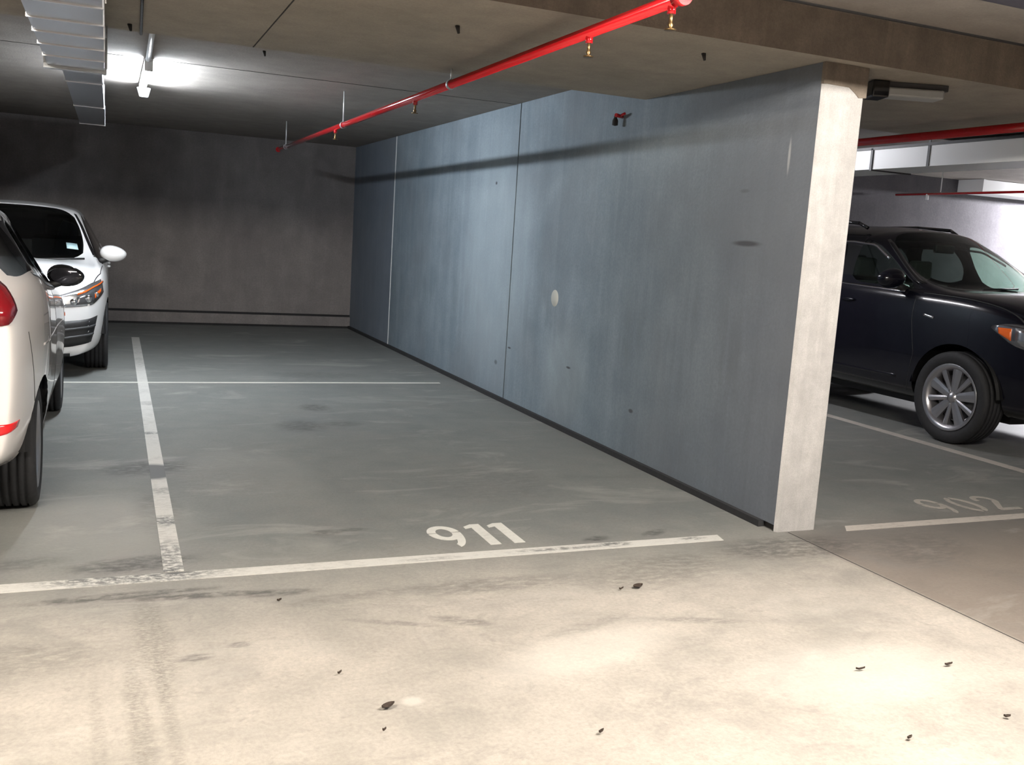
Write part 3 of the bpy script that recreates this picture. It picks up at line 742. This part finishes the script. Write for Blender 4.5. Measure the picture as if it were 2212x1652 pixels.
def mirror(root, x, y, z, mat, sc_=1., face=-1, out=.24):
    s = 1 if x > 0 else -1
    def sh(p):
        q = p.copy()
        q.z *= (1-.22*s*p.x) if p.z > 0 else 1
        if p.y*face > .0: q.y *= .35
        return q
    o = ellipsoid('mirror_housing', (x+s*out*.62, y, z), .125*sc_, .085*sc_, .078*sc_, mat, root, sh, (0, 0, s*-.12))
    bm = bmesh.new(); bm_tube(bm, (x-s*.03, y+.03, z-.085), (x+s*out*.45, y, z-.045), .035*sc_, 10, .028*sc_); bm_obj('mirror_arm', bm, MAT['trim_black'], root)
    lathe('mirror_glass', [(0, 0), (0, .98), (.05, 1)], MAT['chrome'], o, 20, 'y', (0, 0, 0))
    g = o.children[0]; g.scale = (.098*sc_, .02, .058*sc_); g.location = (0, face*.032*sc_, 0); g.data.materials[0] = MAT['mirror_dark']
    return o

# --- the dark SUV, nose to the aisle, right-hand bays
SUV = dict(
    cols=[(-3.76, 0, 'tail'), (-3.56, -3.42, 'roof'), (-2.95, -2.95, 'roof'), (-2.32, -2.30, 'roof'), (-2.20, -2.18, 'roof'), (-1.55, -1.58, 'roof'), (-1.43, -1.47, 'roof'), (-1.14, -1.44, 'roof'), (-.90, -1.27, 'roof'), (-.60, 0, 'cowl'), (-.05, 0, 'hood'), (.40, 0, 'hood2'), (.70, 0, 'nose')],
    w=[(-3.76, .84), (-3.4, .93), (-2.8, .955), (0, .95), (.4, .93), (.70, .83)],
    belt=[(-3.76, 1.27), (-2.9, 1.28), (-.9, 1.24), (-.6, 1.235), (-.05, 1.22), (.4, 1.17), (.70, 1.07)],
    sill=[(-3.76, .42), (-3.4, .36), (-2.9, .30), (0, .28), (.70, .30)], prof=PROF, inset=.075,
    xtop=[(-3.42, .64), (-2.4, .68), (-1.27, .665)], ztop=[(-3.42, 1.63), (-2.4, 1.69), (-1.27, 1.67)], roof=[(-3.42, 1.76), (-2.4, 1.835), (-1.6, 1.825), (-1.27, 1.785)],
    hoodz=[(-3.76, 1.26), (-.6, 1.245), (-.05, 1.235), (.4, 1.18), (.70, 1.075)],
    bow=dict(tail=-.06, cowl=.30, hood=.28, hood2=.22, nose=.14), crown=dict(tail=.02, cowl=.02, hood=.06, hood2=.05, nose=.03),
    bulge_front=[(.17, .0), (.22, .0), (.24, 0), (.22, 0), (.17, .01)], bulge_rear=[(.05, 0), (.10, 0), (.11, 0), (.08, 0), (.07, 0)],
    part=std_part(3, 5, 9), part_front=front_part, part_rear=rear_part, paint=MAT['black_paint'],
    mats=dict(windshield=MAT['glass_ws'], side_window=MAT['glass_dark'], rear_window=MAT['glass_dark'], door_pillar=MAT['gloss_black'], sill=MAT['gloss_black'], **{'side_window.c': MAT['glass_side']}),
    arches=[(0, .385, .445), (-2.79, .385, .445)])
suv, bv, pt = build_car(SUV, 'suv_car', 'dark navy SUV parked nose to the aisle at right, half hidden by the wall end')
for s in (1, -1):
    for y in (0, -2.79): wheel(suv, s*.835, y, .385, .235, .272, dict(n=10, w=[(.030, .050), (.016, .026)], rot=.18))
    # headlamp that wraps the corner, with an orange indicator inside
    dr = (-s*.62, -.78, 0)
    hl = patch('headlamp', bv, [(s*.94, .33, 1.00), (s*.90, .50, .885), (s*.80, .70, .82), (s*.50, .88, .80)], [(s*.94, .34, 1.02), (s*.90, .46, 1.05), (s*.80, .64, 1.045), (s*.52, .84, .99)], dr, MAT['lens_smoke'], suv, .004)
    patch('indicator', bv, [(s*.93, .40, .965), (s*.90, .49, .915)], [(s*.93, .39, 1.01), (s*.90, .485, 1.01)], dr, MAT['orange'], hl, .009, .004, 8, 4)
    patch('reflector', bv, [(s*.89, .52, .90), (s*.80, .70, .84), (s*.56, .85, .815)], [(s*.89, .51, 1.02), (s*.80, .66, 1.02), (s*.56, .83, .97)], dr, MAT['lens'], hl, .007, .004, 10, 4)
    for (bx, by, bz, rr) in [(.86, .60, .915, .030), (.80, .68, .96, .040), (.78, .72, .875, .032), (.66, .80, .90, .04)]:
        q, nn = bv.find_nearest(Vector((s*bx, by, bz)))[:2]; ellipsoid('lamp_bulb', q+nn*.004, rr, .018, rr, MAT['chrome'], hl)
    q, nn = bv.find_nearest(Vector((s*.72, .86, .50)))[:2]
    fg = ellipsoid('fog_lamp', q, .075, .04, .055, MAT['chrome'], suv); ellipsoid('lens', (0, .01, 0), .05, .04, .036, MAT['lens'], fg)
    patch('fog_lamp_surround', bv, [(s*.86, .70, .43), (s*.60, .88, .42)], [(s*.85, .72, .60), (s*.60, .88, .58)], dr, MAT['trim_black'], suv, .002, .006, 10, 5)
    dx = (-s, 0, 0)
    for pts in ([(s, -.50, 1.18), (s, -.50, 1.0), (s, -.44, .70), (s, -.50, .42), (s, -.52, .36)], [(s, -1.49, 1.17), (s, -1.50, .7), (s, -1.46, .36)], [(s, -2.26, 1.20), (s, -2.30, .95), (s, -2.42, .72)]): seam(bv, pts, dx, suv)
    seam(bv, [(s, -1.46, .40), (s, -.54, .385)], dx, suv)
    seam(bv, [(s*.85, .55, 1.3), (s*.87, .2, 1.3), (s*.885, -.2, 1.3), (s*.89, -.45, 1.3)], (0, 0, -1), suv, .007)
    seam(bv, [(s, -2.9, 1.262), (s, -1.6, 1.248), (s, -.95, 1.228), (s, -.66, 1.222)], dx, suv, .018, 'belt_moulding', MAT['chrome'])
    seam(bv, [(s, -2.35, .50), (s, -1.4, .47), (s, -.62, .47)], dx, suv, .03, 'door_moulding', MAT['black_paint'])
    for y in (-1.30, -2.08): ellipsoid('door_handle', (s*.955, y, 1.10), .018, .085, .016, MAT['black_paint'], suv)
    patch('side_badge', bv, [(s, -.38, 1.035), (s, -.265, 1.015)], [(s, -.38, 1.052), (s, -.265, 1.033)], dx, MAT['chrome'], suv, .004, .004, 6, 3)
    # roof rail, A-pillar strip, mirror
    P = [(s*.58, -1.55, 1.78), (s*.60, -1.65, 1.825), (s*.615, -2.1, 1.848), (s*.61, -2.7, 1.84), (s*.58, -3.2, 1.80), (s*.57, -3.32, 1.74)]
    bm = bmesh.new()
    for a, b in zip(P, P[1:]): bm_tube(bm, a, b, .017, 8)
    bm_obj('roof_rail', bm, MAT['gloss_black'], suv)
    mirror(suv, s*.885, -.72, 1.325, MAT['black_paint'], 1.12, -1, .22)
    patch('tail_lamp', bv, [(s*.9, -3.5, .95), (s*.75, -3.75, .95)], [(s*.88, -3.5, 1.2), (s*.75, -3.72, 1.2)], (-s*.6, .8, 0), MAT['tail'], suv)
    arch_liner(suv, 0, .385, .45, .93, .55); arch_liner(suv, -2.79, .385, .45, .93, .55)
    seam(bv, [(s, -2.28, 1.635), (s, -1.6, 1.645), (s, -1.30, 1.62), (s, -1.05, 1.50)], dx, suv, .020, 'frame_highlight', MAT['chrome'])  # chrome strip stands in for the reflection on the black frame
    patch('windscreen_frit', bv, [(s*.83, -.60, 1.27), (s*.68, -1.10, 1.57), (s*.625, -1.24, 1.66)], [(s*.79, -.55, 1.27), (s*.645, -1.07, 1.58), (s*.60, -1.22, 1.68)], (0, -.6, -.8), MAT['gloss_black'], suv, .002, .003, 12, 3)
# grille and lower intake
gr = patch('grille', bv, [(-.46, 1.0, .66), (0, 1.0, .64), (.46, 1.0, .66)], [(-.50, .95, .90), (0, .98, .91), (.50, .95, .90)], (0, -1, 0), MAT['gloss_black'], suv, .003, .006, 16, 6)
for z in (.71, .78, .85): patch('grille_bar', bv, [(-.48, 1, z), (.48, 1, z)], [(-.48, 1, z+.022), (.48, 1, z+.022)], (0, -1, 0), MAT['chrome'], gr, .014, .006, 16, 3)
patch('lower_intake', bv, [(-.52, 1, .36), (.52, 1, .36)], [(-.50, 1, .50), (.50, 1, .50)], (0, -1, 0), MAT['trim_black'], suv, .003, .006, 16, 4)
interior(suv, SUV, [(-.37, -1.45, .55), (.37, -1.45, .55), (-.37, -2.4, .58), (.37, -2.4, .58)], -.62, .37)
box('rear_view_mirror', -.12, .12, -1.16, -1.12, 1.58, 1.66, MAT['gloss_black'], suv, .012)
for s in (-1, 1):
    bm = bmesh.new(); bm_tube(bm, (s*.28+.1, -.30, 1.28), (s*.28-.42, -.38, 1.30), .009, 8); bm_obj('wiper', bm, MAT['trim_black'], suv)
suv.location = (7.385, 5.86, 0); suv.rotation_euler = (0, 0, PI)

# --- the white hatchback in front, seen from its rear right corner
HAT = dict(
    cols=[(-3.07, 0, 'tail'), (-2.90, -2.74, 'roof'), (-2.48, -2.45, 'roof'), (-2.08, -2.08, 'roof'), (-1.98, -1.98, 'roof'), (-1.32, -1.36, 'roof'), (-1.22, -1.27, 'roof'), (-.90, -1.08, 'roof'), (-.62, -.92, 'roof'), (-.28, 0, 'cowl'), (.08, 0, 'hood'), (.40, 0, 'hood2'), (.60, 0, 'nose')],
    w=[(-3.07, .79), (-2.8, .865), (-2.4, .89), (-1.2, .875), (0, .885), (.4, .82), (.60, .68)],
    belt=[(-3.07, 1.06), (-2.48, 1.15), (-1.5, 1.03), (-.62, .95), (-.28, .915), (.08, .885), (.40, .82), (.60, .72)],
    sill=[(-3.07, .30), (-2.8, .26), (-2.4, .21), (0, .20), (.60, .20)], prof=PROF, inset=.07,
    xtop=[(-2.74, .565), (-2.0, .615), (-.92, .59)], ztop=[(-2.74, 1.37), (-2.0, 1.43), (-.92, 1.39)], roof=[(-2.74, 1.47), (-2.0, 1.525), (-1.3, 1.51), (-.92, 1.465)],
    hoodz=[(-3.07, 1.05), (-.28, .93), (.08, .90), (.40, .83), (.60, .73)],
    bow=dict(tail=-.07, cowl=.26, hood=.25, hood2=.20, nose=.12), crown=dict(tail=.02, cowl=.03, hood=.07, hood2=.06, nose=.03),
    bulge_front=[(.14, .0), (.17, .0), (.18, 0), (.16, 0), (.12, .01)], bulge_rear=[(.06, 0), (.10, 0), (.11, 0), (.07, 0), (.07, 0)],
    part=std_part(3, 5, 9), part_front=front_part, part_rear=rear_part, paint=MAT['pearl_paint'],
    mats=dict(windshield=MAT['glass_black'], side_window=MAT['glass_dark'], rear_window=MAT['glass_dark'], door_pillar=MAT['gloss_black'], sill=MAT['pearl_paint']),
    arches=[(0, .30, .345), (-2.489, .30, .345)])
hat, bv, pt = build_car(HAT, 'hatchback_car', 'white hatchback cut by the left edge, seen from its rear right corner')
for s in (1, -1):
    for y in (0, -2.489): wheel(hat, s*.752, y, .302, .195, .208, dict(n=7, w=[(.022, .034)], rot=.1))
    dr = (-s*.72, .69, 0); dx = (-s, 0, 0)
    tl = patch('tail_lamp', bv, [(s*.54, -3.12, .99), (s*.645, -3.07, .94), (s*.71, -3.02, .95), (s*.75, -2.95, 1.005)], [(s*.52, -3.08, 1.09), (s*.61, -3.00, 1.20), (s*.66, -2.95, 1.21), (s*.72, -2.91, 1.10)], dr, MAT['tail'], hat, .010)
    patch('reversing_lens', bv, [(s*.57, -3.10, .965), (s*.62, -3.07, .965)], [(s*.57, -3.10, 1.0), (s*.62, -3.07, 1.0)], dr, MAT['lens'], tl, .014, .003, 6, 4)
    patch('bumper_reflector', bv, [(s*.50, -3.15, .455), (s*.68, -3.10, .460), (s*.77, -2.98, .495)], [(s*.50, -3.15, .515), (s*.68, -3.10, .518), (s*.785, -2.965, .522)], dr, MAT['reflector'], hat, .004)
    # window moulding, panel gaps, handles
    seam(bv, [(s, -2.42, 1.135), (s, -1.6, 1.035), (s, -.9, .970), (s, -.32, .925)], dx, hat, .016, 'belt_moulding', MAT['trim_black'])
    seam(bv, [(s, -.22, .86), (s, -.30, .7), (s, -.28, .45), (s, -.36, .26)], dx, hat)
    seam(bv, [(s, -1.27, .98), (s, -1.28, .6), (s, -1.25, .26)], dx, hat)
    seam(bv, [(s, -2.02, 1.03), (s, -2.06, .80), (s, -2.20, .60)], dx, hat)
    seam(bv, [(s, -2.86, .90), (s, -2.78, .72), (s, -2.72, .56)], dx, hat)
    seam(bv, [(s*.75, .40, 1.2), (s*.785, .1, 1.2), (s*.79, -.2, 1.2)], (0, 0, -1), hat)
    seam(bv, [(s, -2.5, .80), (s, -1.6, .76), (s, -.5, .72)], dx, hat, .012, 'body_crease', MAT['pearl_paint'])
    for y in (-1.13, -1.90): ellipsoid('door_handle', (s*.855, y, .885), .017, .08, .015, MAT['pearl_paint'], hat)
    mirror(hat, s*.78, -.40, 1.01, MAT['gloss_black'], .95, -1, .18)
    arch_liner(hat, 0, .30, .35, .83, .50); arch_liner(hat, -2.489, .30, .35, .83, .50)
    patch('headlamp', bv, [(s*.80, .25, .72), (s*.62, .62, .60)], [(s*.80, .10, .84), (s*.58, .52, .76)], (-s*.6, -.8, 0), MAT['lens'], hat)
    patch('side_indicator', bv, [(s, -.05, .70), (s, .02, .70)], [(s, -.05, .725), (s, .02, .725)], dx, MAT['orange'], hat, .005, .004, 5, 3)
patch('number_plate', bv, [(-.19, -3.2, .72), (.19, -3.2, .72)], [(-.19, -3.2, .83), (.19, -3.2, .83)], (0, 1, 0), MAT['white_plastic'], hat)
patch('rear_diffuser', bv, [(-.5, -3.2, .32), (.5, -3.2, .32)], [(-.45, -3.2, .42), (.45, -3.2, .42)], (0, 1, 0), MAT['trim_black'], hat)
interior(hat, HAT, [(-.35, -1.35, .42), (.35, -1.35, .42), (-.33, -2.1, .45), (.33, -2.1, .45)], -.55, .35, .30, .55)
hat.location = (-1.165, 7.66, 0)

# --- the white car behind it, facing the camera
MZ = dict(
    cols=[(-3.50, 0, 'tail'), (-3.35, -3.05, 'roof'), (-2.80, -2.65, 'roof'), (-2.15, -2.12, 'roof'), (-2.03, -2.02, 'roof'), (-1.42, -1.46, 'roof'), (-1.30, -1.36, 'roof'), (-.98, -1.22, 'roof'), (-.70, -1.08, 'roof'), (-.38, 0, 'cowl'), (.05, 0, 'hood'), (.42, 0, 'hood2'), (.66, 0, 'nose')],
    w=[(-3.5, .70), (-3.0, .83), (-2.4, .872), (0, .875), (.4, .84), (.66, .73)],
    belt=[(-3.5, 1.06), (-2.5, 1.07), (-.98, .995), (-.38, .955), (.05, .935), (.42, .87), (.66, .77)],
    sill=[(-3.5, .30), (-2.9, .24), (0, .20), (.66, .19)], prof=PROF, inset=.07,
    xtop=[(-3.05, .55), (-2.0, .61), (-1.08, .60)], ztop=[(-3.05, 1.35), (-2.0, 1.43), (-1.08, 1.41)], roof=[(-3.05, 1.45), (-2.0, 1.535), (-1.4, 1.525), (-1.08, 1.495)],
    hoodz=[(-3.5, 1.05), (-.38, .97), (.05, .95), (.42, .885), (.66, .78)],
    bow=dict(tail=-.07, cowl=.28, hood=.27, hood2=.22, nose=.14), crown=dict(tail=.02, cowl=.02, hood=.07, hood2=.06, nose=.03),
    bulge_front=[(.16, .0), (.20, .0), (.20, 0), (.17, 0), (.13, .01)], bulge_rear=[(.06, 0), (.10, 0), (.11, 0), (.07, 0), (.07, 0)],
    part=std_part(3, 5, 9), part_front=front_part, part_rear=rear_part, paint=MAT['white_paint'],
    mats=dict(windshield=MAT['glass_black'], side_window=MAT['glass_dark'], rear_window=MAT['glass_dark'], door_pillar=MAT['gloss_black'], sill=MAT['white_paint']),
    arches=[(0, .315, .355), (-2.64, .315, .355)])
mz, bv, pt = build_car(MZ, 'sedan_car', 'white car parked behind the hatchback, facing the camera near the back wall')
for s in (1, -1):
    for y in (0, -2.64): wheel(mz, s*.765, y, .316, .205, .216, dict(n=10, w=[(.02, .03)], rot=.1))
    dr = (-s*.55, -.83, 0); dx = (-s, 0, 0)
    hl = patch('headlamp', bv, [(s*.845, .36, .74), (s*.74, .62, .645), (s*.58, .76, .625), (s*.42, .82, .625)], [(s*.82, .34, .855), (s*.74, .55, .825), (s*.60, .70, .765), (s*.42, .80, .70)], dr, MAT['lens'], mz, .004)
    patch('indicator', bv, [(s*.825, .45, .745), (s*.765, .58, .70)], [(s*.825, .45, .775), (s*.765, .58, .735)], dr, MAT['orange'], hl, .009, .004, 8, 3)
    patch('lamp_brow', bv, [(s*.845, .33, .825), (s*.75, .56, .785), (s*.62, .69, .73)], [(s*.845, .32, .84), (s*.755, .54, .80), (s*.62, .69, .745)], dr, MAT['orange'], hl, .008, .004, 12, 2)
    patch('lamp_housing', bv, [(s*.765, .58, .665), (s*.62, .73, .645)], [(s*.775, .54, .765), (s*.62, .70, .715)], dr, MAT['lens_dark'], hl, .007, .004, 8, 4)
    for (bx, by, bz, rr) in [(.70, .66, .70, .034), (.60, .74, .675, .030), (.79, .54, .735, .022), (.53, .78, .65, .018), (.47, .80, .648, .016)]:
        q, nn = bv.find_nearest(Vector((s*bx, by, bz)))[:2]; ellipsoid('lamp_bulb', q+nn*.004, rr, .018, rr, MAT['chrome'], hl)
    fi = patch('corner_intake', bv, [(s*.43, .86, .275), (s*.62, .80, .285), (s*.755, .66, .32)], [(s*.56, .84, .505), (s*.68, .76, .515), (s*.80, .57, .545)], dr, MAT['trim_black'], mz, .004, .006, 12, 6)
    for a in (.30, .62):
        lo = [Vector((s*.45, .86, .275)).lerp(Vector((s*.56, .84, .505)), a), Vector((s*.75, .66, .32)).lerp(Vector((s*.79, .58, .54)), a)]
        patch('intake_slat', bv, lo, [p+Vector((0, 0, .016)) for p in lo], dr, MAT['grey_plastic'], fi, .012, .004, 12, 3)
    for pts in ([(s, -.30, .90), (s, -.38, .7), (s, -.36, .45), (s, -.44, .26)], [(s, -1.36, 1.0), (s, -1.37, .6), (s, -1.34, .26)], [(s, -2.08, 1.05), (s, -2.12, .8), (s, -2.3, .6)]): seam(bv, pts, dx, mz)
    seam(bv, [(s*.74, .52, 1.2), (s*.80, .2, 1.2), (s*.815, -.3, 1.2)], (0, 0, -1), mz)
    seam(bv, [(s, -2.7, 1.064), (s, -1.4, 1.02), (s, -.42, .962)], dx, mz, .016, 'belt_moulding', MAT['trim_black'])
    for y in (-1.2, -1.95): ellipsoid('door_handle', (s*.875, y, .90), .017, .08, .015, MAT['white_paint'], mz)
    mirror(mz, s*.80, -.50, 1.06, MAT['white_paint'], 1.0, -1, .18)
    arch_liner(mz, 0, .315, .36, .85, .50); arch_liner(mz, -2.64, .315, .36, .85, .50)
    patch('windscreen_frit', bv, [(s*.765, -.42, 1.0), (s*.63, -.88, 1.31), (s*.565, -1.06, 1.42)], [(s*.735, -.37, 1.0), (s*.60, -.86, 1.33), (s*.54, -1.04, 1.44)], (0, -.6, -.8), MAT['gloss_black'], mz, .002, .003, 12, 3)
    patch('tail_lamp', bv, [(s*.8, -3.3, .85), (s*.6, -3.5, .85)], [(s*.8, -3.3, 1.02), (s*.6, -3.48, 1.02)], (-s*.6, .8, 0), MAT['tail'], mz)
gr = patch('grille', bv, [(-.36, 1, .26), (0, 1, .25), (.36, 1, .26)], [(-.50, 1, .50), (0, 1, .54), (.50, 1, .50)], (0, -1, 0), MAT['trim_black'], mz, .003, .006, 18, 6)
for z in (.32, .39, .46): patch('grille_bar', bv, [(-.38-(z-.26)*.5, 1, z), (.38+(z-.26)*.5, 1, z)], [(-.38-(z-.26)*.5, 1, z+.014), (.38+(z-.26)*.5, 1, z+.014)], (0, -1, 0), MAT['grey_plastic'], gr, .012, .004, 16, 2)
patch('upper_slot', bv, [(-.40, 1, .61), (.40, 1, .61)], [(-.44, 1, .645), (.44, 1, .645)], (0, -1, 0), MAT['trim_black'], mz, .003, .006, 16, 3)
patch('lip_slot', bv, [(-.56, 1, .195), (.56, 1, .195)], [(-.56, 1, .225), (.56, 1, .225)], (0, -1, 0), MAT['trim_black'], mz, .004, .006, 16, 3)
patch('registration_sticker', bv, [(-.60, -.46, 1.06), (-.50, -.44, 1.06)], [(-.585, -.55, 1.11), (-.49, -.53, 1.11)], (0, -.6, -.8), MAT['sticker'], mz, .002, .002, 4, 3)
interior(mz, MZ, [(-.36, -1.45, .42), (.36, -1.45, .42), (-.34, -2.3, .45), (.34, -2.3, .45)], -.66, .36, .30, .56)
for s in (-1, 1):
    bm = bmesh.new(); bm_tube(bm, (s*.26+.1, -.12, .985), (s*.26-.40, -.20, 1.01), .009, 8); bm_obj('wiper', bm, MAT['trim_black'], mz)
mz.location = (-.875, 9.83, 0); mz.rotation_euler = (0, 0, PI)
